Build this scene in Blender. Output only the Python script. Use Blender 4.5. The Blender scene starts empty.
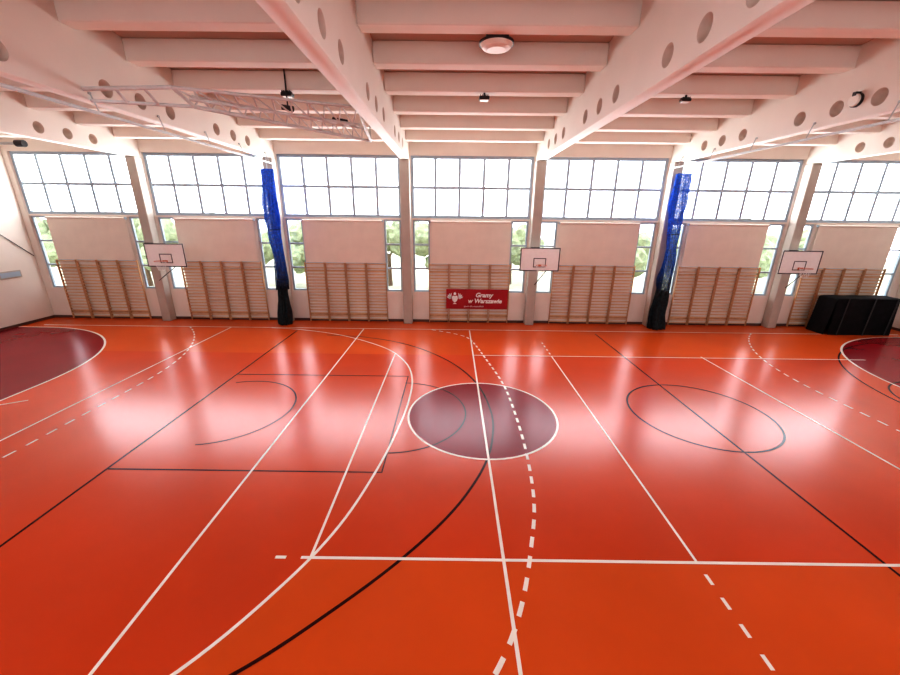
import bpy, bmesh, math, random
from mathutils import Vector, Matrix, noise
random.seed(4)
S=bpy.context.scene
COL=S.collection
# ---------------------------------------------------------------- dimensions (metres)
H=5.081                 # eye height
X0,B=-2.12,5.953        # one column line and the bay width
XL,XR=-19.98,21.70      # end walls
YW,YB=18.2,-4.0         # window wall / opposite wall
YR=7.1                  # roof ridge
ZB=7.40                 # underside of main beams
CX,CY=0.86,8.98         # centre of the court
def zj(y): return 8.86-.085*abs(y-YR)     # underside of joists
def zc(y): return zj(y)+.46               # underside of roof slab
# ---------------------------------------------------------------- materials
def mat(name,col,rough=.6,metal=0,var=0,scale=8,bump=0,bscale=40,spec=.5,coat=0,alpha=1,emit=None,zramp=None):
    m=bpy.data.materials.new(name); m.use_nodes=True
    nt=m.node_tree; b=nt.nodes['Principled BSDF']
    b.inputs['Base Color'].default_value=(*col,1)
    b.inputs['Roughness'].default_value=rough; b.inputs['Metallic'].default_value=metal
    b.inputs['Specular IOR Level'].default_value=spec
    b.inputs['Coat Weight'].default_value=coat; b.inputs['Coat Roughness'].default_value=.2
    if emit: b.inputs['Emission Color'].default_value=(*emit[0],1); b.inputs['Emission Strength'].default_value=emit[1]
    tc=nt.nodes.new('ShaderNodeTexCoord')
    if var:
        n=nt.nodes.new('ShaderNodeTexNoise'); n.inputs['Scale'].default_value=scale; n.inputs['Detail'].default_value=4
        nt.links.new(tc.outputs['Object'],n.inputs['Vector'])
        r=nt.nodes.new('ShaderNodeValToRGB')
        r.color_ramp.elements[0].position=.3; r.color_ramp.elements[1].position=.7
        r.color_ramp.elements[0].color=(*[max(0,c*(1-var)) for c in col],1)
        r.color_ramp.elements[1].color=(*[min(1,c*(1+var)) for c in col],1)
        nt.links.new(n.outputs['Fac'],r.inputs['Fac']); nt.links.new(r.outputs['Color'],b.inputs['Base Color'])
        if zramp:
            z0,z1,c2=zramp
            sx=nt.nodes.new('ShaderNodeSeparateXYZ'); nt.links.new(tc.outputs['Object'],sx.inputs[0])
            mr=nt.nodes.new('ShaderNodeMapRange'); mr.inputs['From Min'].default_value=z0; mr.inputs['From Max'].default_value=z1
            nt.links.new(sx.outputs['Z'],mr.inputs['Value'])
            mx=nt.nodes.new('ShaderNodeMix'); mx.data_type='RGBA'; mx.inputs[6].default_value=(*c2,1)
            nt.links.new(mr.outputs[0],mx.inputs[0]); nt.links.new(r.outputs['Color'],mx.inputs[7]); nt.links.new(mx.outputs[2],b.inputs['Base Color'])
    if bump:
        n2=nt.nodes.new('ShaderNodeTexNoise'); n2.inputs['Scale'].default_value=bscale
        nt.links.new(tc.outputs['Object'],n2.inputs['Vector'])
        bp=nt.nodes.new('ShaderNodeBump'); bp.inputs['Strength'].default_value=bump; bp.inputs['Distance'].default_value=.01
        nt.links.new(n2.outputs['Fac'],bp.inputs['Height']); nt.links.new(bp.outputs['Normal'],b.inputs['Normal'])
    if alpha<1:
        n3=nt.nodes.new('ShaderNodeTexNoise'); n3.inputs['Scale'].default_value=30; n3.inputs['Detail'].default_value=2
        nt.links.new(tc.outputs['Object'],n3.inputs['Vector'])
        r3=nt.nodes.new('ShaderNodeValToRGB'); r3.color_ramp.elements[0].position=.40; r3.color_ramp.elements[1].position=.55
        r3.color_ramp.elements[0].color=(alpha,alpha,alpha,1)
        nt.links.new(n3.outputs['Fac'],r3.inputs['Fac']); nt.links.new(r3.outputs['Color'],b.inputs['Alpha'])
    return m
FR,FS=.23,.38
M_floor=mat('floor_red',(.64,.080,.020),FR,var=.09,scale=.35,bump=.02,bscale=3,spec=FS)
M_orange=mat('floor_orange',(.69,.112,.020),FR,var=.07,scale=.4,bump=.02,bscale=3,spec=FS)
M_maroon=mat('floor_maroon',(.27,.011,.018),FR,var=.08,scale=.5,spec=FS*.55)
M_white=mat('line_white',(.92,.86,.76),FR,var=.03,scale=2,spec=FS)
M_black=mat('line_black',(.045,.012,.012),FR,var=.05,scale=2,spec=FS*.5)
M_wall=mat('wall_paint',(.80,.72,.64),.75,var=.03,scale=1.2,bump=.05)
M_ceil=mat('ceiling_recess_shade',(.60,.46,.38),.8,var=.03,scale=.8,bump=.05)  # white ceiling darkened, shade of the recesses between joists put into the colour
M_beam=mat('beam_paint',(.87,.80,.72),.7,var=.02,scale=1,bump=.04)
M_hole=mat('opening_shade',(.70,.58,.50),.8,var=.05)  # shade painted inside the beam openings so they look deeper
M_col=mat('column_paint',(.50,.44,.38),.6,var=.04,scale=3)
M_frame=mat('window_frame',(.42,.51,.58),.5,var=.03,scale=3)
M_glass=bpy.data.materials.new('window_glass'); M_glass.use_nodes=True
nt=M_glass.node_tree; nt.nodes.clear()
o=nt.nodes.new('ShaderNodeOutputMaterial');mx=nt.nodes.new('ShaderNodeMixShader');mx.inputs[0].default_value=.05
t=nt.nodes.new('ShaderNodeBsdfTransparent');t.inputs[0].default_value=(.97,.98,1,1);g=nt.nodes.new('ShaderNodeBsdfGlossy');g.inputs['Roughness'].default_value=.05
nt.links.new(t.outputs[0],mx.inputs[1]);nt.links.new(g.outputs[0],mx.inputs[2]);nt.links.new(mx.outputs[0],o.inputs[0])
M_blind=mat('blind_fabric',(.79,.70,.61),.85,var=.03,scale=2,bump=.1,bscale=120)
M_wood=mat('varnished_beech',(.72,.46,.27),.4,var=.12,scale=5)
M_wood2=mat('varnished_beech_upright',(.60,.35,.19),.4,var=.12,scale=4)
M_base=mat('baseboard',(.12,.06,.045),.5,var=.1)
M_steel=mat('painted_steel',(.56,.57,.56),.4,metal=.1,var=.05)
M_silver=mat('galvanised_tube',(.66,.67,.65),.45,metal=.0,var=.05)
M_dark=mat('dark_metal',(.04,.04,.042),.45,var=.1)
M_board=mat('board_white',(.92,.91,.89),.4,var=.02)
M_mark=mat('board_marking',(.07,.06,.07),.5,var=.05)
M_rim=mat('rim_orange',(.60,.14,.05),.4,var=.05)
M_net=mat('net_cord',(.85,.85,.85),.8,var=.05)
M_blue=mat('net_blue',(.035,.17,.90),.8,var=.5,scale=9,bump=1,bscale=50,alpha=.25,zramp=(1.7,3.7,(.013,.026,.032)))
M_navy=mat('net_dark_green',(.013,.026,.032),.8,var=.6,scale=9,bump=1,bscale=30)
M_red=mat('banner_red',(.40,.008,.018),.55,var=.05,scale=2)
M_bw=mat('banner_white',(.9,.88,.86),.6,var=.02)
M_cover=mat('black_cover',(.010,.011,.013),.75,var=.4,scale=5,bump=.4,bscale=6,spec=.25)
M_lamp=mat('lamp_diffuser',(.92,.88,.80),.4,var=.02)
M_leaf=mat('foliage',(.25,.29,.17),.8,var=.35,scale=3)
M_bark=mat('bark',(.12,.08,.05),.9,var=.3)
M_grass=mat('grass',(.34,.34,.25),.9,var=.2,scale=.7)
# ---------------------------------------------------------------- helpers
def link(ob,parent=None):
    COL.objects.link(ob)
    if parent: ob.parent=parent
    return ob
def obj(name,bm,m,parent=None,smooth=False,loc=None):
    me=bpy.data.meshes.new(name)
    bmesh.ops.recalc_face_normals(bm,faces=bm.faces[:])
    bm.to_mesh(me); bm.free()
    if m: me.materials.append(m)
    if smooth:
        for p in me.polygons: p.use_smooth=True
    ob=bpy.data.objects.new(name,me); link(ob,parent)
    if loc: ob.location=loc
    return ob
def tag(ob,label,cat,group=None,kind=None):
    ob['label']=label; ob['category']=cat
    if group: ob['group']=group
    if kind: ob['kind']=kind
    return ob
def struct(ob): ob['kind']='structure'; return ob
def box(bm,x0,x1,y0,y1,z0,z1):
    r=bmesh.ops.create_cube(bm,size=1)
    for v in r['verts']:
        v.co=Vector((x0+(v.co.x+.5)*(x1-x0),y0+(v.co.y+.5)*(y1-y0),z0+(v.co.z+.5)*(z1-z0)))
    return r['verts']
def bevbox(bm,x0,x1,y0,y1,z0,z1,b=.01):
    vs=box(bm,x0,x1,y0,y1,z0,z1)
    es=list({e for v in vs for e in v.link_edges})
    bmesh.ops.bevel(bm,geom=es,offset=b,segments=1,affect='EDGES')
def tube(bm,a,b,r,seg=10):
    a,b=Vector(a),Vector(b); d=b-a
    q=d.to_track_quat('Z','Y').to_matrix().to_4x4()
    bmesh.ops.create_cone(bm,cap_ends=True,segments=seg,radius1=r,radius2=r,depth=d.length,matrix=Matrix.Translation((a+b)/2)@q)
def cyl(bm,c,r1,r2,h,seg=24,rot=None):
    m=Matrix.Translation(c)
    if rot is not None: m=m@rot
    bmesh.ops.create_cone(bm,cap_ends=True,segments=seg,radius1=r1,radius2=r2,depth=h,matrix=m)
def empty(name,loc):
    e=bpy.data.objects.new(name,None); e.empty_display_size=.2; e.location=loc; return link(e)
def holed(name,outer,holes,thick,m,axis,pos,parent=None):
    cu=bpy.data.curves.new('tmp','CURVE'); cu.dimensions='2D'; cu.fill_mode='BOTH'; cu.extrude=thick/2
    for pts in [outer]+holes:
        sp=cu.splines.new('POLY'); sp.points.add(len(pts)-1)
        for p,(u,v) in zip(sp.points,pts): p.co=(u,v,0,1)
        sp.use_cyclic_u=True
    ob=bpy.data.objects.new('tmp',cu); COL.objects.link(ob)
    dg=bpy.context.evaluated_depsgraph_get(); dg.update()
    me=bpy.data.meshes.new_from_object(ob.evaluated_get(dg))
    bpy.data.objects.remove(ob)
    for v in me.vertices:
        u,w,t=v.co
        v.co=(pos+t,u,w) if axis=='x' else (u,pos+t,w)
    bm=bmesh.new(); bm.from_mesh(me); bpy.data.meshes.remove(me)
    bmesh.ops.remove_doubles(bm,verts=bm.verts[:],dist=1e-4)
    return obj(name,bm,m,parent)
def rect(x0,x1,z0,z1): return [(x0,z0),(x1,z0),(x1,z1),(x0,z1)]
def circ(u,v,r,n=28): return [(u+r*math.cos(2*math.pi*i/n),v+r*math.sin(2*math.pi*i/n)) for i in range(n)]
def copy_thing(root,dx,dy=0,dz=0):
    r=root.copy(); COL.objects.link(r); r.location=root.location+Vector((dx,dy,dz))
    for c in root.children:
        k=c.copy(); COL.objects.link(k); k.parent=r
        for c2 in c.children:
            k2=c2.copy(); COL.objects.link(k2); k2.parent=k
    return r
# ---------------------------------------------------------------- shell
bm=bmesh.new(); box(bm,XL-.3,XR+.3,YB-.3,YW+.3,-.2,0)
floor=struct(obj('floor',bm,M_floor))
bm=bmesh.new()
prof=[(YB-.3,zc(YB-.3)),(YR,zc(YR)),(YW+.3,zc(YW+.3)),(YW+.3,zc(YW+.3)+.25),(YR,zc(YR)+.25),(YB-.3,zc(YB-.3)+.25)]
A=[bm.verts.new((XL-.3,y,z)) for y,z in prof]; Bv=[bm.verts.new((XR+.3,y,z)) for y,z in prof]
for i in range(6):
    j=(i+1)%6; bm.faces.new((A[i],A[j],Bv[j],Bv[i]))
bm.faces.new((A[0],A[1],A[4],A[5]));bm.faces.new((A[1],A[2],A[3],A[4]))
bm.faces.new((Bv[0],Bv[1],Bv[4],Bv[5]));bm.faces.new((Bv[1],Bv[2],Bv[3],Bv[4]))
struct(obj('ceiling',bm,M_ceil))
def endwall(name,x0,x1):
    bm=bmesh.new(); pr=[(YB,0),(YW,0),(YW,zc(YW)),(YR,zc(YR)),(YB,zc(YB))]
    a=[bm.verts.new((x0,y,z)) for y,z in pr]; b=[bm.verts.new((x1,y,z)) for y,z in pr]
    bm.faces.new(a); bm.faces.new(b)
    for i in range(5): bm.faces.new((a[i],a[(i+1)%5],b[(i+1)%5],b[i]))
    struct(obj(name,bm,M_wall))
endwall('wall_left',XL-.3,XL); endwall('wall_right',XR,XR+.3)
cols=[X0+B*k for k in range(-2,4)]
bays=[X0+B*(k+.5) for k in range(-3,4)]
ZU0,ZU1=4.96,7.60
ZN0,ZN1=1.50,4.88
HW=2.74
def opening_list():
    L=[]
    for c in bays:
        L.append(rect(c-HW,c+HW,ZU0,ZU1))
        for s in (-1,1):
            a,b=sorted((c+s*1.90,c+s*2.70)); L.append(rect(a,b,ZN0,ZN1))
    return L
struct(holed('wall_back',rect(XL-.3,XR+.3,0,zc(YW)),opening_list(),.3,M_wall,'y',YW+.15))
struct(holed('wall_front',rect(XL-.3,XR+.3,0,zc(YB)),[rect(c-HW,c+HW,ZU0-.6,ZU1) for c in bays],.3,M_wall,'y',YB-.15))
nwin=0
def window(x0,x1,z0,z1,nx,nz,y,fw=.125,mw=.115):
    global nwin
    bm=bmesh.new()
    ya,yb=y,y+.08
    box(bm,x0,x0+fw,ya,yb,z0,z1); box(bm,x1-fw,x1,ya,yb,z0,z1)
    box(bm,x0+fw,x1-fw,ya,yb,z0,z0+fw); box(bm,x0+fw,x1-fw,ya,yb,z1-fw,z1)
    for i in range(1,nx):
        x=x0+(x1-x0)*i/nx; box(bm,x-mw/2,x+mw/2,ya+.005,yb-.005,z0+fw,z1-fw)
    for j in range(1,nz):
        z=z0+(z1-z0)*j/nz; box(bm,x0+fw,x1-fw,ya+.01,yb-.01,z-mw*.5,z+mw*.5)
    ob=struct(obj('window_%d'%nwin,bm,M_frame)); nwin+=1
    bm=bmesh.new(); box(bm,x0+fw*.6,x1-fw*.6,y+.035,y+.045,z0+fw*.6,z1-fw*.6)
    obj('glass',bm,M_glass,ob)
    return ob
for c in bays:
    window(c-HW,c+HW,ZU0,ZU1,5,2,YW+.10)
    for s in (-1,1):
        a,b=sorted((c+s*1.90,c+s*2.70)); window(a,b,ZN0,ZN1,1,3,YW+.12,fw=.08,mw=.08)
    window(c-HW,c+HW,ZU0-.6,ZU1,5,2,YB-.18)  # unseen windows added in the opposite wall for fill light from behind
bm=bmesh.new(); box(bm,XL,XR,YW-.03,YW,0,.12); struct(obj('baseboard_back',bm,M_base))
bm=bmesh.new(); box(bm,XL,XL+.03,YB,YW-.03,0,.12); struct(obj('baseboard_left',bm,M_base))
bm=bmesh.new(); box(bm,XR-.03,XR,YB,YW-.03,0,.12); struct(obj('baseboard_right',bm,M_base))
for i,x in enumerate(cols):
    bm=bmesh.new(); bevbox(bm,x-.21,x+.21,YW-.42,YW,0,ZB,.02)
    tag(obj('column',bm,M_col),'beige painted square concrete column against the window wall','column','columns along the window wall')
ys=[0.2,1.25,2.2, 5.65,6.65,7.65, 9.8,10.8,11.85, 14.0,15.0,16.0]
for x in cols:
    ob=holed('ceiling_beam',[(YB,ZB),(YW,ZB),(YW,zc(YW)),(YR,zc(YR)),(YB,zc(YB))],[circ(y,7.74,.18) for y in ys],.34,M_beam,'x',x)
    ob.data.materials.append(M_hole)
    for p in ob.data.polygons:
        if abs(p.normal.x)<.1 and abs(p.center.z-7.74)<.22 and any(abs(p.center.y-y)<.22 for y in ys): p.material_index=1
    tag(ob,'white concrete ceiling beam with round openings','beam','main beams spanning the hall')
edges=[XL]+[x for x in cols]+[XR]
jy=[9.2+1.6*k for k in range(-8,6)]
for i in range(7):
    a=edges[i]+(.17 if i else 0); b=edges[i+1]-(.17 if i<6 else 0)
    for y in jy:
        bm=bmesh.new(); bevbox(bm,a,b,y-.20,y+.20,zj(y),zc(y)+.01,.02)
        tag(obj('ceiling_joist',bm,M_beam),'white painted concrete joist under the ceiling','joist','ceiling joists')
# ---------------------------------------------------------------- court markings (children of the floor)
def poly(name,pts,z,m):
    bm=bmesh.new(); vs=[bm.verts.new((x,y,z)) for x,y in pts]; bm.faces.new(vs)
    ob=obj(name,bm,m,floor)
    if ob.data.polygons[0].normal.z<0: ob.data.flip_normals()
    return ob
def strip_bm(bm,pts,w,z,closed=False):
    n=len(pts); L=[];R_=[]
    for i in range(n):
        if closed: a,b=pts[i-1],pts[(i+1)%n]
        else: a,b=pts[max(0,i-1)],pts[min(n-1,i+1)]
        d=Vector((b[0]-a[0],b[1]-a[1])).normalized(); nn=Vector((-d.y,d.x))*w/2
        L.append(bm.verts.new((pts[i][0]+nn.x,pts[i][1]+nn.y,z))); R_.append(bm.verts.new((pts[i][0]-nn.x,pts[i][1]-nn.y,z)))
    for i in range(n if closed else n-1):
        j=(i+1)%n; bm.faces.new((R_[i],R_[j],L[j],L[i]))
def line(pts,m,w=.05,z=.004,closed=False,name='court_line'):
    bm=bmesh.new(); strip_bm(bm,pts,w,z,closed)
    me=bpy.data.meshes.new(name); bm.to_mesh(me); bm.free(); me.materials.append(m)
    ob=bpy.data.objects.new(name,me); link(ob,floor); return ob
def dashed(pts,m,w=.06,z=.0045,dash=.25,gap=.2):
    bm=bmesh.new(); P=[Vector(p) for p in pts]
    S_=[0]
    for a,b in zip(P,P[1:]): S_.append(S_[-1]+(b-a).length)
    def at(s):
        for i in range(len(P)-1):
            if s<=S_[i+1]: return P[i].lerp(P[i+1],(s-S_[i])/(S_[i+1]-S_[i]))
        return P[-1]
    s=0
    while s<S_[-1]-.05:
        e=min(s+dash,S_[-1]); strip_bm(bm,[tuple(at(s)),tuple(at((s+e)/2)),tuple(at(e))],w,z); s+=dash+gap
    me=bpy.data.meshes.new('dashed_court_line'); bm.to_mesh(me); bm.free(); me.materials.append(m)
    link(bpy.data.objects.new('dashed_court_line',me),floor)
def arc(cx,cy,r,a0,a1,n=64): return [(cx+r*math.cos(math.radians(a0+(a1-a0)*i/n)),cy+r*math.sin(math.radians(a0+(a1-a0)*i/n))) for i in range(n+1)]
def smooth(P,n=8):
    out=[]; Q=[P[0]]+P+[P[-1]]
    for i in range(1,len(Q)-2):
        p0,p1,p2,p3=[Vector(q) for q in Q[i-1:i+3]]
        for k in range(n):
            t=k/n; out.append(tuple(.5*((2*p1)+(p2-p0)*t+(2*p0-5*p1+4*p2-p3)*t*t+(3*p1-p0-3*p2+p3)*t**3)))
    out.append(tuple(P[-1])); return out
YS0,YS1=CY-4.5,CY+4.5
big=[(-8.4,16.8),(-6.7,16.5),(-4.66,15.69),(-2.64,14.19),(-1.66,12.71),(-1.26,11.30),(-1.19,9.76),(-1.30,8.16),(-1.52,6.61),(-1.87,5.13),(-2.42,3.95),(-3.26,2.8),(-4.6,1.8)]
bigs=smooth(big)
near=[p for p in bigs if p[1]<YS0]
poly('floor_zone',[(XL+.03,YS1),(XR-.03,YS1),(XR-.03,YW-.03),(XL+.03,YW-.03)],.001,M_orange)
poly('floor_zone',[(-2.15,YS0)]+near+[(-5.5,1.3),(-5.5,YB),(XR-.03,YB),(XR-.03,YS0)],.001,M_orange)
poly('centre_circle_fill',arc(CX,CY,1.95,0,360,72)[:-1],.002,M_maroon)
line(arc(CX,CY,1.97,0,360,72)[:-1],M_white,.055,.0052,True)
GL,GR=CX-19.5,CX+19.55
dl=arc(GL,CY+1.5,6,90,0,32)+arc(GL,CY-1.5,6,0,-90,32)
poly('goal_area_fill',[(XL+.03,CY+7.5)]+dl+[(XL+.03,CY-7.5)],.0015,M_maroon)
line([(XL+.05,CY+7.5)]+dl+[(XL+.05,CY-7.5)],M_white,.07,.0050)
dr=arc(GR,CY+1.5,6,90,180,32)+arc(GR,CY-1.5,6,180,270,32)
poly('goal_area_fill',[(XR-.03,CY+7.5)]+dr+[(XR-.03,CY-7.5)],.0015,M_maroon)
line([(XR-.05,CY+7.5)]+dr+[(XR-.05,CY-7.5)],M_white,.07,.0050)
a9=math.degrees(math.asin(6.3/9))
dashed(arc(GL,CY+1.5,9,a9,0,32)+arc(GL,CY-1.5,9,0,-a9,32),M_white,.055,.0046)
dashed(arc(GR,CY+1.5,9,180-a9,180,32)+arc(GR,CY-1.5,9,180,180+a9,32),M_white,.055,.0046)
line([(-12.4,9.15),(-11.9,9.45)],M_white,.055,.0046)
line([(CX,16.75),(CX,-1)],M_white,.052,.0050)
line([(CX-3,YS1),(CX-3,YS0)],M_white,.045,.0048)
line([(CX+3,YS1),(CX+3,YS0)],M_white,.045,.0048)
line([(CX-3.15,YS0),(XR-6,YS0)],M_white,.052,.0049)
line([(CX,YS1),(CX+15,YS1)],M_white,.05,.0049)
dashed([(CX+3,YS0-.20),(CX+3,YS0-2.6)],M_white,.055,.0049,.17,.19)
dashed([(CX+3,YS1+.2),(CX+3,YS1+1.6)],M_white,.055,.0049,.18,.24)
line([(CX-3.55,YS0),(CX-3.38,YS0)],M_white,.055,.0049)
line([(GL-.5,16.85),(GR+.5,16.85)],M_white,.06,.0047)
line([(-4.08,16.8),(-4.12,0)],M_white,.05,.0047)
line([(-10.3,16.8),(-10.5,2)],M_white,.055,.0047)
line([(9.65,13.6),(9.7,2)],M_white,.055,.0047)
line([(-7.05,16.4),(-7.15,1.0)],M_black,.05,.0040)
line([(6.6,16.4),(6.85,1.0)],M_black,.05,.0040)
line(bigs,M_white,.052,.0051)
dsh=[(-.9,16.8),(.3,16.1),(.86,15.3),(1.37,12.8),(1.68,10.9),(1.76,9.2),(1.74,7.38),(1.6,5.79),(1.32,4.67),(.99,3.71),(.60,3.0),(0,2.3)]
dashed(smooth(dsh),M_white,.065,.0053,.22,.17)
bk=[(-3.6,2.25),(-2.42,2.95),(-1.56,3.66),(-.76,4.44),(-.07,5.28),(.40,6.04),(.78,6.88),(1.02,7.8),(1.12,9.1),(.86,10.85),(.15,12.5),(-1.0,13.95),(-2.3,14.95),(-3.9,15.6),(-5.5,15.8)]
line(smooth(bk),M_black,.050,.0042)
line([(-7.1,6.53),(-1.4,6.53),(-1.4,11.43),(-7.1,11.43)],M_black,.045,.0041)
line(arc(-1.43,9.05,1.85,-90,90,40),M_black,.04,.0044)
line(arc(-6.1,9.15,1.75,-82,112,40),M_black,.04,.0044)
line(arc(6.83,9.2,1.80,0,360,64)[:-1],M_black,.05,.0044,True)
line(arc(19.9,9,6.75,90,270,64),M_black,.05,.0042)
line(arc(15.3,9.6,1.9,0,360,64)[:-1],M_black,.05,.0044,True)
# ---------------------------------------------------------------- blinds
for c in bays:
    e=empty('roller_blind',(c,YW-.07,2.86))
    tag(e,'cream fabric roller blind pulled down over the wall between narrow windows','blind','roller blinds above the wall bars')
    bm=bmesh.new(); bevbox(bm,-1.83,1.83,-.008,.008,.03,1.93,.004); obj('blind_fabric',bm,M_blind,e)
    bm=bmesh.new(); tube(bm,(-1.86,0,1.95),(1.86,0,1.95),.045,16); obj('roller_tube',bm,M_wall,e)
    bm=bmesh.new(); bevbox(bm,-1.83,1.83,-.018,.018,0,.035,.006); obj('bottom_bar',bm,M_frame,e)
    for s in (-1.875,1.845):
        bm=bmesh.new(); box(bm,s,s+.03,-.05,.07,1.9,2.0); obj('bracket',bm,M_frame,e)
# ---------------------------------------------------------------- wall bars
UW=.97
def mk_bars():
    e=empty('wall_bars',(0,0,0))
    bm=bmesh.new(); bevbox(bm,-.016,.016,-.09,.0,0,2.9,.005); m1=obj('upright',bm,M_wood2,e); m1.location=(-UW/2+.025,0,0)
    m2=m1.copy(); COL.objects.link(m2); m2.location=(UW/2-.025,0,0); m2.parent=e
    bm=bmesh.new(); tube(bm,(-UW/2+.04,0,0),(UW/2-.04,0,0),.023,8)
    r=obj('rung',bm,M_wood,e,True); r.scale=(1,.8,1.2)
    zs=[.12+.148*i for i in range(18)]+[2.84]
    r.location=(0,-.045,zs[0])
    for z in zs[1:]:
        k=r.copy(); COL.objects.link(k); k.parent=e; k.location=(0,-.045 if z<2.8 else -.075,z)
    for z in (.30,2.45):
        bm=bmesh.new(); bevbox(bm,-UW/2+.04,UW/2-.04,-.012,0,z,z+.09,.003); obj('wall_bracket',bm,M_wood2,e)
    return e
wb=mk_bars(); first=True
for bi,c in enumerate(bays):
    for k in range(4):
        x=c-1.47+.98*k
        if first: wb.location=(x,YW-.035,0); e=wb; first=False
        else:
            e=copy_thing(wb,0); e.location=(x,YW-.035,0)
        tag(e,'varnished wooden gymnastic wall bars fixed to the wall','wall bars','wall bars along the window wall')
# ---------------------------------------------------------------- banner
e=empty('banner',(1.25,YW-.150,.72)); tag(e,'dark red sports banner with white lettering hung on wall bars','banner')
bm=bmesh.new()
n=24; grid=[]
for i in range(n+1):
    x=-1.5+3.0*i/n
    grid.append([bm.verts.new((x,.012*math.sin(i*.9),z)) for z in (0,.33,.66,.98)])
for i in range(n):
    for j in range(3): bm.faces.new((grid[i][j],grid[i+1][j],grid[i+1][j+1],grid[i][j+1]))
obj('banner_cloth',bm,M_red,e,True)
def text(body,x,z,size,parent,m,y=-.03,align='CENTER',name='lettering',off=.006):
    cu=bpy.data.curves.new('t','FONT'); cu.body=body; cu.size=size; cu.extrude=.002; cu.align_x=align; cu.offset=off; cu.shear=.22
    tmp=bpy.data.objects.new('t',cu); COL.objects.link(tmp)
    dg=bpy.context.evaluated_depsgraph_get(); dg.update()
    me=bpy.data.meshes.new_from_object(tmp.evaluated_get(dg)); bpy.data.objects.remove(tmp)
    me.materials.clear(); me.materials.append(m)
    for p in me.polygons: p.material_index=0
    o_=bpy.data.objects.new(name,me); link(o_,parent); o_.rotation_euler=(math.pi/2,0,0); o_.location=(x,y,z); return o_
text('Gramy',.33,.60,.30,e,M_bw,off=.012); text('w Warszawie',.38,.31,.30,e,M_bw,off=.012)
text('sport dla wszystkich',-.15,.10,.12,e,M_bw,off=0)
bm=bmesh.new()
def flat(bm,pts): 
    vs=[bm.verts.new((x*.85-.13,-.03,z*.75+.20)) for x,z in pts]; bm.faces.new(vs)
flat(bm,[(-1.12,.16),(-1.00,.26),(-.94,.45),(-.97,.58),(-1.04,.62),(-1.12,.58),(-1.20,.62),(-1.27,.58),(-1.30,.45),(-1.24,.26)])
for s in (-1,1):
    for k in range(4):
        a=math.radians(20+22*k); c0=-1.12+s*.20
        flat(bm,[(c0,.42+.03*k),(c0+s*.26*math.cos(a)-s*.03,.45+.34*math.sin(a)),(c0+s*.30*math.cos(a),.40+.38*math.sin(a)),(c0+s*.10,.38+.02*k)])
flat(bm,[(-1.18,.66),(-1.06,.66),(-1.04,.74),(-1.07,.82),(-1.12,.85),(-1.17,.82),(-1.20,.74)])
flat(bm,[(-1.24,.06),(-1.00,.06),(-1.07,.14),(-1.17,.14)])
obj('emblem',bm,M_bw,e)
# ---------------------------------------------------------------- basketball backboards
def hoop(x,y,xcol,label):
    e=empty('basketball_backboard',(x,y,0)); tag(e,label,'basketball hoop','practice basketball hoops')
    zb=2.75
    bm=bmesh.new(); bevbox(bm,-.88,.88,0,.03,zb,zb+1.03,.008); obj('board',bm,M_board,e)
    bm=bmesh.new()
    def fr(x0,x1,z0,z1,w):
        yy=(-.006,0)
        box(bm,x0,x1,*yy,z0,z0+w); box(bm,x0,x1,*yy,z1-w,z1); box(bm,x0,x0+w,*yy,z0+w,z1-w); box(bm,x1-w,x1,*yy,z0+w,z1-w)
    fr(-.88,.88,zb,zb+1.03,.045); fr(-.28,.28,zb+.17,zb+.58,.035); obj('board_marking',bm,M_mark,e)
    bm=bmesh.new(); R,r=.228,.009; N=28
    ring=[(R*math.cos(2*math.pi*i/N),-.38+R*math.sin(2*math.pi*i/N),3.05) for i in range(N)]
    for i in range(N): tube(bm,ring[i],ring[(i+1)%N],r,6)
    box(bm,-.05,.05,-.16,-.006,3.01,3.04); box(bm,-.05,.05,-.02,-.006,2.96,3.05)
    obj('rim',bm,M_rim,e)
    bm=bmesh.new()
    for i in range(12):
        a=2*math.pi*i/12
        for s in (1,-1):
            pr=None
            for k in range(5):
                rr=R*(1-.12*k); aa=a+s*k*math.pi/12
                p=(rr*math.cos(aa),-.38+rr*math.sin(aa),3.04-.1*k)
                if pr: tube(bm,pr,p,.004,4)
                pr=p
    obj('net',bm,M_net,e)
    bm=bmesh.new(); yw=YW-.44-y; dx=xcol-x
    for s in (-.5,.5):
        for zz in (zb+.2,zb+.85):
            tube(bm,(s*.8,.03,zz),(dx+s*.36,yw,zz+.0),.022,8)
    tube(bm,(-.4,.05,zb+.2),(.4,.05,zb+.85),.014,8); tube(bm,(.4,.05,zb+.2),(-.4,.05,zb+.85),.014,8)
    tube(bm,(-.4,.05,zb+.2),(-.4,.05,zb+.85),.02,8); tube(bm,(.4,.05,zb+.2),(.4,.05,zb+.85),.02,8)
    box(bm,dx-.2,dx+.2,yw-.02,yw+.02,zb+.1,zb+1.0)
    tube(bm,(.42,.08,zb+.1),(dx+.1,yw,zb-.75),.018,8)
    obj('support_frame',bm,M_dark,e)
hoop(-12.80,17.0,cols[0],'white basketball backboard with black border on a short wall frame')
hoop(3.92,17.0,cols[3],'white basketball backboard with black border mounted on a column')
hoop(15.50,17.0,cols[5],'white basketball backboard with black border mounted on a column')
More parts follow.
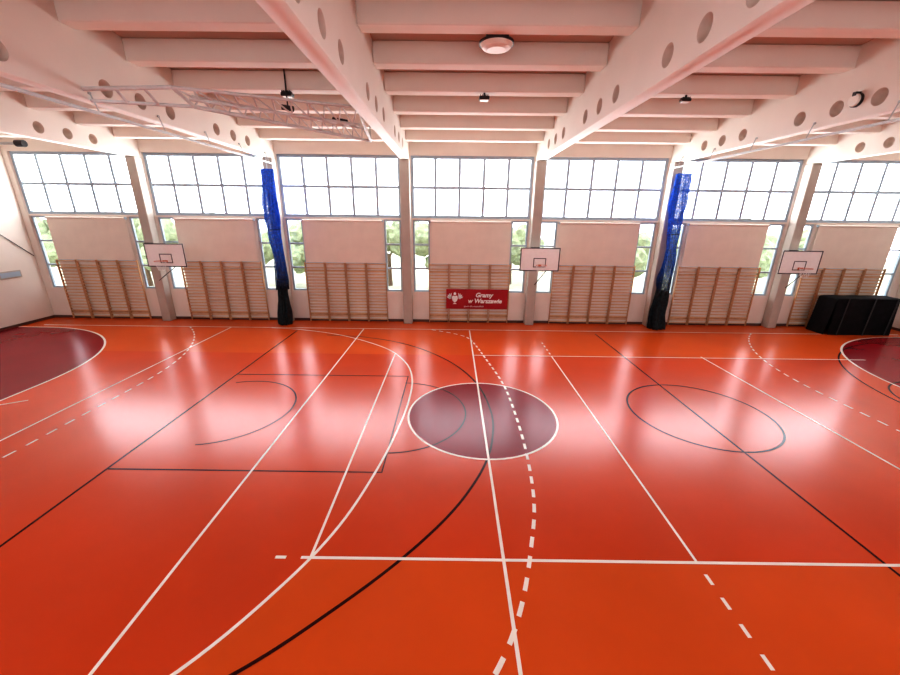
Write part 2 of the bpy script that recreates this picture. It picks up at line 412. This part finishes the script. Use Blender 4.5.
# ---------------------------------------------------------------- gathered divider nets
def gathered(x,y,label,flare):
    e=empty('divider_net',(x,y,0)); tag(e,label,'divider curtain','gathered hall divider nets')
    def sweep(z0,z1,rf,folds,amp,nz):
        bm=bmesh.new(); N=120; rows=[]
        for j in range(nz+1):
            z=z0+(z1-z0)*j/nz; row=[]
            for i in range(N):
                a=2*math.pi*i/N
                nzv=noise.noise(Vector((math.cos(a)*1.6,math.sin(a)*1.6,z*1.1+x)))
                nz2=noise.noise(Vector((math.cos(a)*5,math.sin(a)*5,z*.6+x)))
                r=rf(z)*(1+amp*(1-2*abs(math.sin(folds*a/2+.6*math.sin(z*1.6))))+.35*nzv+.3*nz2)
                row.append(bm.verts.new((r*math.cos(a)+.05*math.sin(z*1.3+x),r*.75*math.sin(a),z)))
            rows.append(row)
        for j in range(nz):
            for i in range(N): bm.faces.new((rows[j][i],rows[j][(i+1)%N],rows[j+1][(i+1)%N],rows[j+1][i]))
        bm.faces.new(rows[0][::-1]); bm.faces.new(rows[-1]); return bm
    obj('blue_net',sweep(1.7,6.9,lambda z:.25+.04*math.sin(z*1.9+x)+.012*(z-4),11,.18,56),M_blue,e,True)
    obj('dark_net_hem',sweep(0.0,1.85,lambda z:flare-.03*z+.03*math.sin(z*3.1),11,.16,24),M_navy,e,True)
    for z in (2.2,4.4):
        bm=bmesh.new()
        for i in range(20):
            a,b=2*math.pi*i/20,2*math.pi*(i+1)/20
            tube(bm,(.25*math.cos(a),.20*math.sin(a),z),(.25*math.cos(b),.20*math.sin(b),z),.015,6)
        obj('tie_strap',bm,M_navy,e)
    bm=bmesh.new(); tube(bm,(0,0,6.85),(0,0,ZB),.02,8); obj('hanger',bm,M_steel,e)
gathered(cols[1]+.10,YW-.72,'gathered blue net divider curtain with slim dark lower hem',.27)
gathered(cols[4]+.12,YW-.72,'gathered blue net divider curtain with wide dark lower hem',.34)
# ---------------------------------------------------------------- covered equipment
e=empty('covered_equipment',(18.85,17.25,0)); tag(e,'boxy stack of gym equipment under a draped black cover','equipment')
bm=bmesh.new(); nx,ny=40,12
G=[]
for i in range(nx+1):
    row=[]
    for j in range(ny+1):
        u,v=i/nx,j/ny; x=-1.35+2.85*u; z=1.72
        if u<.03: z*=(.97+.03*u/.03)
        ed=min(v,1-v)
        if ed<.12: z*=.98+.02*ed/.12
        y=-.45+.9*v
        row.append(bm.verts.new((x,y,z+.02*noise.noise(Vector((x*1.7,y*2,3))))))
    G.append(row)
for i in range(nx):
    for j in range(ny): bm.faces.new((G[i][j],G[i+1][j],G[i+1][j+1],G[i][j+1]))
def skirt(vs,out,fl):
    prev=vs
    for k in range(1,9):
        cur=[]
        for i,v in enumerate(vs):
            f=k/8; nn=noise.noise(Vector((v.co.x*3,v.co.y*3,f)))
            cur.append(bm.verts.new((v.co.x+out[0]*(fl*f+.02*nn),v.co.y+out[1]*(.05*f+.04*nn*f),v.co.z*(1-f))))
        for i in range(len(vs)-1): bm.faces.new((prev[i],prev[i+1],cur[i+1],cur[i]))
        prev=cur
skirt([G[i][0] for i in range(nx+1)],(0,-1),0); skirt([G[i][ny] for i in range(nx+1)],(0,1),0)
skirt([G[0][j] for j in range(ny+1)],(-1,0),.16); skirt([G[nx][j] for j in range(ny+1)],(1,0),.0)
obj('cover',bm,M_cover,e,False)
for a in (-1.0,.2,1.2):
    bm=bmesh.new(); tube(bm,(a,-.56,.0),(a+.15,-.50,1.70),.025,8); obj('frame_tube',bm,M_dark,e)
# ---------------------------------------------------------------- ceiling-folded basketball frame
OR=Vector((-4.6,11,7.5))
e=empty('folded_ceiling_hoop_frame',OR); tag(e,'pale grey tubular basketball frame folded up under the ceiling','basketball frame')
bm=bmesh.new()
def T(a,b,r=.03): tube(bm,Vector(a)-OR,Vector(b)-OR,r,8)
def lp(a,b,t): return tuple(Vector(a).lerp(Vector(b),min(t,1)))
A0,A1=(-6.0,9.2,7.62),(-2.4,10.6,7.62)
C0,C1=(-5.9,9.7,7.38),(-2.75,13.9,7.42)
D0,D1=(-5.85,9.6,7.55),(-2.7,13.1,7.62)
E0,E1=(-5.8,9.4,7.45),(-2.6,11.7,7.45)
for a,b in ((A0,A1),(D0,D1),(E0,E1)): T(a,b,.036)
T(C0,C1,.046);T(A0,C0,.04);T(A1,C1,.042)
for k in range(14):
    t=k/14; T(lp(C0,C1,t),lp(D0,D1,t+.035),.02); T(lp(D0,D1,t+.035),lp(C0,C1,t+.071),.02)
for k in range(10):
    t=k/10; T(lp(A0,A1,t),lp(E0,E1,t+.05),.02); T(lp(E0,E1,t+.05),lp(A0,A1,t+.1),.02)
for k in range(8):
    t=.25+.1*k; T(lp(E0,E1,t),lp(D0,D1,t+.03),.02)
obj('folded_mast',bm,M_silver,e)
for p in (A1,C1):
    bm=bmesh.new(); T(p,(p[0],p[1],zc(p[1])),.03); obj('hanger_tube',bm,M_silver,e)
bm=bmesh.new(); T((-7.88,9.15,7.56),A0,.042); T((-7.88,9.30,7.38),C0,.035); T((-7.2,9.17,7.58),(-7.2,9.43,7.38),.03); T((-6.6,9.18,7.60),(-6.6,9.55,7.38),.03)
obj('side_arm',bm,M_silver,e)
bm=bmesh.new(); T((-4.85,12.05,7.95),(-4.6,12.25,7.95),.07); T((-4.72,12.15,7.95),(-4.72,12.15,zc(12.1)),.02); obj('winch',bm,M_dark,e)
bm=bmesh.new(); T((-3.3,11.6,7.56),(-3.0,11.9,7.56),.06); obj('pulley_block',bm,M_dark,e)
# ---------------------------------------------------------------- curtain rails
for x,s in ((cols[1]+.32,1),(cols[4]-.32,-1)):
    e=empty('curtain_rail',(x,0,7.1)); tag(e,'slim grey curtain rail hung along a ceiling beam','rail','curtain rails')
    bm=bmesh.new(); bevbox(bm,-.03,.03,YB+.05,YW-.45,0,.06,.008); obj('rail',bm,M_steel,e)
    for y in range(-3,18,2):
        bm=bmesh.new()
        tube(bm,(0,y+.3,.03),(-s*.12,y+.3,.42),.014,6); tube(bm,(-s*.11,y+.3,.42),(-s*.16,y+.3,.42),.03,6)
        obj('rail_bracket',bm,M_steel,e)
# ---------------------------------------------------------------- lamps and small fittings
ly=9.80
e=empty('ceiling_lamp',(.92,ly,8.60)); tag(e,'round cream disc lamp with dark square mount','ceiling lamp')
bm=bmesh.new(); tube(bm,(0,0,.14),(0,0,zc(ly)-8.60),.05,12); box(bm,-.24,.24,-.18,.18,.10,.20); obj('lamp_mount',bm,M_dark,e)
bm=bmesh.new(); cyl(bm,(0,0,.075),.38,.38,.045,40); obj('lamp_rim',bm,M_dark,e)
bm=bmesh.new(); cyl(bm,(0,0,.02),.30,.36,.07,40); cyl(bm,(0,0,-.03),.20,.30,.04,40); obj('lamp_shade',bm,M_lamp,e)
SY=jy[9+0] if False else 12.4
def spot(x,y,label,sc=1,drop=.12):
    z=zj(y)-drop
    e=empty('floodlight',(x,y,z)); tag(e,label,'lamp','ceiling floodlights')
    bm=bmesh.new(); bevbox(bm,-.17*sc,.17*sc,-.13*sc,.13*sc,-.08*sc,.03*sc,.02); 
    for k in range(5): box(bm,(-.14+.06*k)*sc,(-.12+.06*k)*sc,-.11*sc,.11*sc,.03*sc,.07*sc)
    obj('lamp_housing',bm,M_dark,e)
    bm=bmesh.new(); bevbox(bm,-.14*sc,.14*sc,-.11*sc,.11*sc,-.10*sc,-.08*sc,.004); obj('lamp_lens',bm,M_lamp,e)
    bm=bmesh.new(); tube(bm,(0,0,.02),(0,0,drop+.02),.03,8); obj('lamp_bracket',bm,M_dark,e)
spot(.87,12.3,'small dark floodlight under a ceiling joist',.85)
spot(-4.75,12.3,'small dark floodlight under a ceiling joist',.9,.08)
spot(6.6,12.3,'small dark floodlight under a ceiling joist',.75)
spot(-8.9,12.3,'dark floodlight hanging under a ceiling joist',.9,.3)
e=empty('wall_lamp',(cols[4]-.17,10.3,7.80)); tag(e,'small round bulkhead lamp on the side of a beam','lamp')
rz=Matrix.Rotation(math.pi/2,4,'Y')
bm=bmesh.new(); cyl(bm,(-.03,0,0),.15,.15,.06,28,rz); box(bm,-.13,0,-.04,.04,.09,.17); obj('lamp_housing',bm,M_dark,e)
bm=bmesh.new(); cyl(bm,(-.085,0,0),.13,.135,.05,28,rz); obj('lamp_lens',bm,M_lamp,e)
e=empty('ceiling_pipe_fitting',(-17.5,15.6,7.5)); tag(e,'grey horizontal pipe with dark end cap below the ceiling','pipe')
bm=bmesh.new(); tube(bm,(-2.48,0,0),(1.1,0,0),.05,12); obj('pipe',bm,M_steel,e)
bm=bmesh.new(); tube(bm,(1.05,0,0),(1.35,0,0),.12,12); obj('end_cap',bm,M_dark,e)
e=empty('wall_sign',(XL,16.9,2.33)); tag(e,'small grey framed notice on the end wall','sign')
bm=bmesh.new(); bevbox(bm,.0,.03,-.45,.45,-.16,.16,.006); obj('frame',bm,M_col,e)
bm=bmesh.new(); box(bm,.03,.035,-.40,.40,-.11,.11); obj('notice',bm,M_frame,e)
bm=bmesh.new(); xc=XL+.03
pts=[(xc,12.0,6.3),(xc,13.5,5.85),(xc,15.0,5.25),(xc,16.0,4.75),(xc,17.1,4.02),(xc,18.12,3.05)]
for a,b in zip(pts,pts[1:]): tube(bm,a,b,.015,8)
tag(obj('cable',bm,M_dark),'thin dark cable hanging along the end wall','cable')
# ---------------------------------------------------------------- outside
bm=bmesh.new(); box(bm,-60,60,YW+.35,90,-.4,-.1); struct(obj('ground',bm,M_grass))
for i in range(11):
    x=-28+i*5.6+random.uniform(-1,1); y=random.uniform(26,31)
    e=empty('tree',(x,y,-.1)); tag(e,'leafy green deciduous tree on the grass outside','tree','trees outside the windows')
    bm=bmesh.new(); cyl(bm,(0,0,1.2),.2,.13,2.4,10); tube(bm,(0,0,2.0),(.5,.2,3.4),.07,8); tube(bm,(0,0,2.0),(-.5,-.1,3.3),.07,8); obj('trunk',bm,M_bark,e)
    bm=bmesh.new()
    for k in range(8):
        mm=Matrix.Translation((random.uniform(-1.7,1.7),random.uniform(-.8,.8),3.0+random.uniform(-1.0,1.0)))
        bmesh.ops.create_icosphere(bm,subdivisions=3,radius=random.uniform(.8,1.3),matrix=mm)
    for v in bm.verts: v.co+=v.normal*.3*noise.noise(v.co*2.5+Vector((i,0,0)))
    obj('foliage',bm,M_leaf,e)
# ---------------------------------------------------------------- light
W=bpy.data.worlds.new('World'); S.world=W; W.use_nodes=True
bg=W.node_tree.nodes['Background']; bg.inputs[0].default_value=(.92,.95,1,1); bg.inputs[1].default_value=4.6
def area(x,y,z,sx,sz,rx,e,col):
    l=bpy.data.lights.new('daylight_and_fill','AREA'); l.shape='RECTANGLE'; l.size=sx; l.size_y=sz; l.energy=e; l.color=col
    o_=bpy.data.objects.new('daylight_and_fill',l); COL.objects.link(o_); o_.location=(x,y,z); o_.rotation_euler=(rx,0,0)
for c in bays:
    area(c,YW+.6,6.25,5.9,2.9,-math.pi/2,395,(.93,.97,1))
    area(c,YB-.6,5.9,5.9,3.4,math.pi/2,16,(1,.92,.82))  # added warm fill lamps, out of view behind the camera
# ---------------------------------------------------------------- camera
cam=bpy.data.cameras.new('Camera'); co=bpy.data.objects.new('Camera',cam); COL.objects.link(co); S.camera=co
cam.sensor_fit='HORIZONTAL'; cam.sensor_width=36; cam.lens=375.2/900*36; cam.clip_start=.05; cam.clip_end=300
pi_,ya,ro=math.radians(17.978),math.radians(.148),math.radians(.644)
F=Vector((0,math.cos(pi_),-math.sin(pi_))); U=Vector((0,math.sin(pi_),math.cos(pi_))); R=Vector((1,0,0))
Mz=Matrix.Rotation(ya,3,'Z'); F,U,R=Mz@F,Mz@U,Mz@R
R2=R*math.cos(ro)+U*math.sin(ro); U2=-R*math.sin(ro)+U*math.cos(ro)
mt=Matrix((R2,U2,-F)).transposed().to_4x4(); mt.translation=(0,0,H); co.matrix_world=mt
S.view_settings.view_transform='Standard'; S.view_settings.exposure=-.15
for lk in ('High Contrast','Medium High Contrast','None'):
    try: S.view_settings.look=lk; break
    except Exception: pass
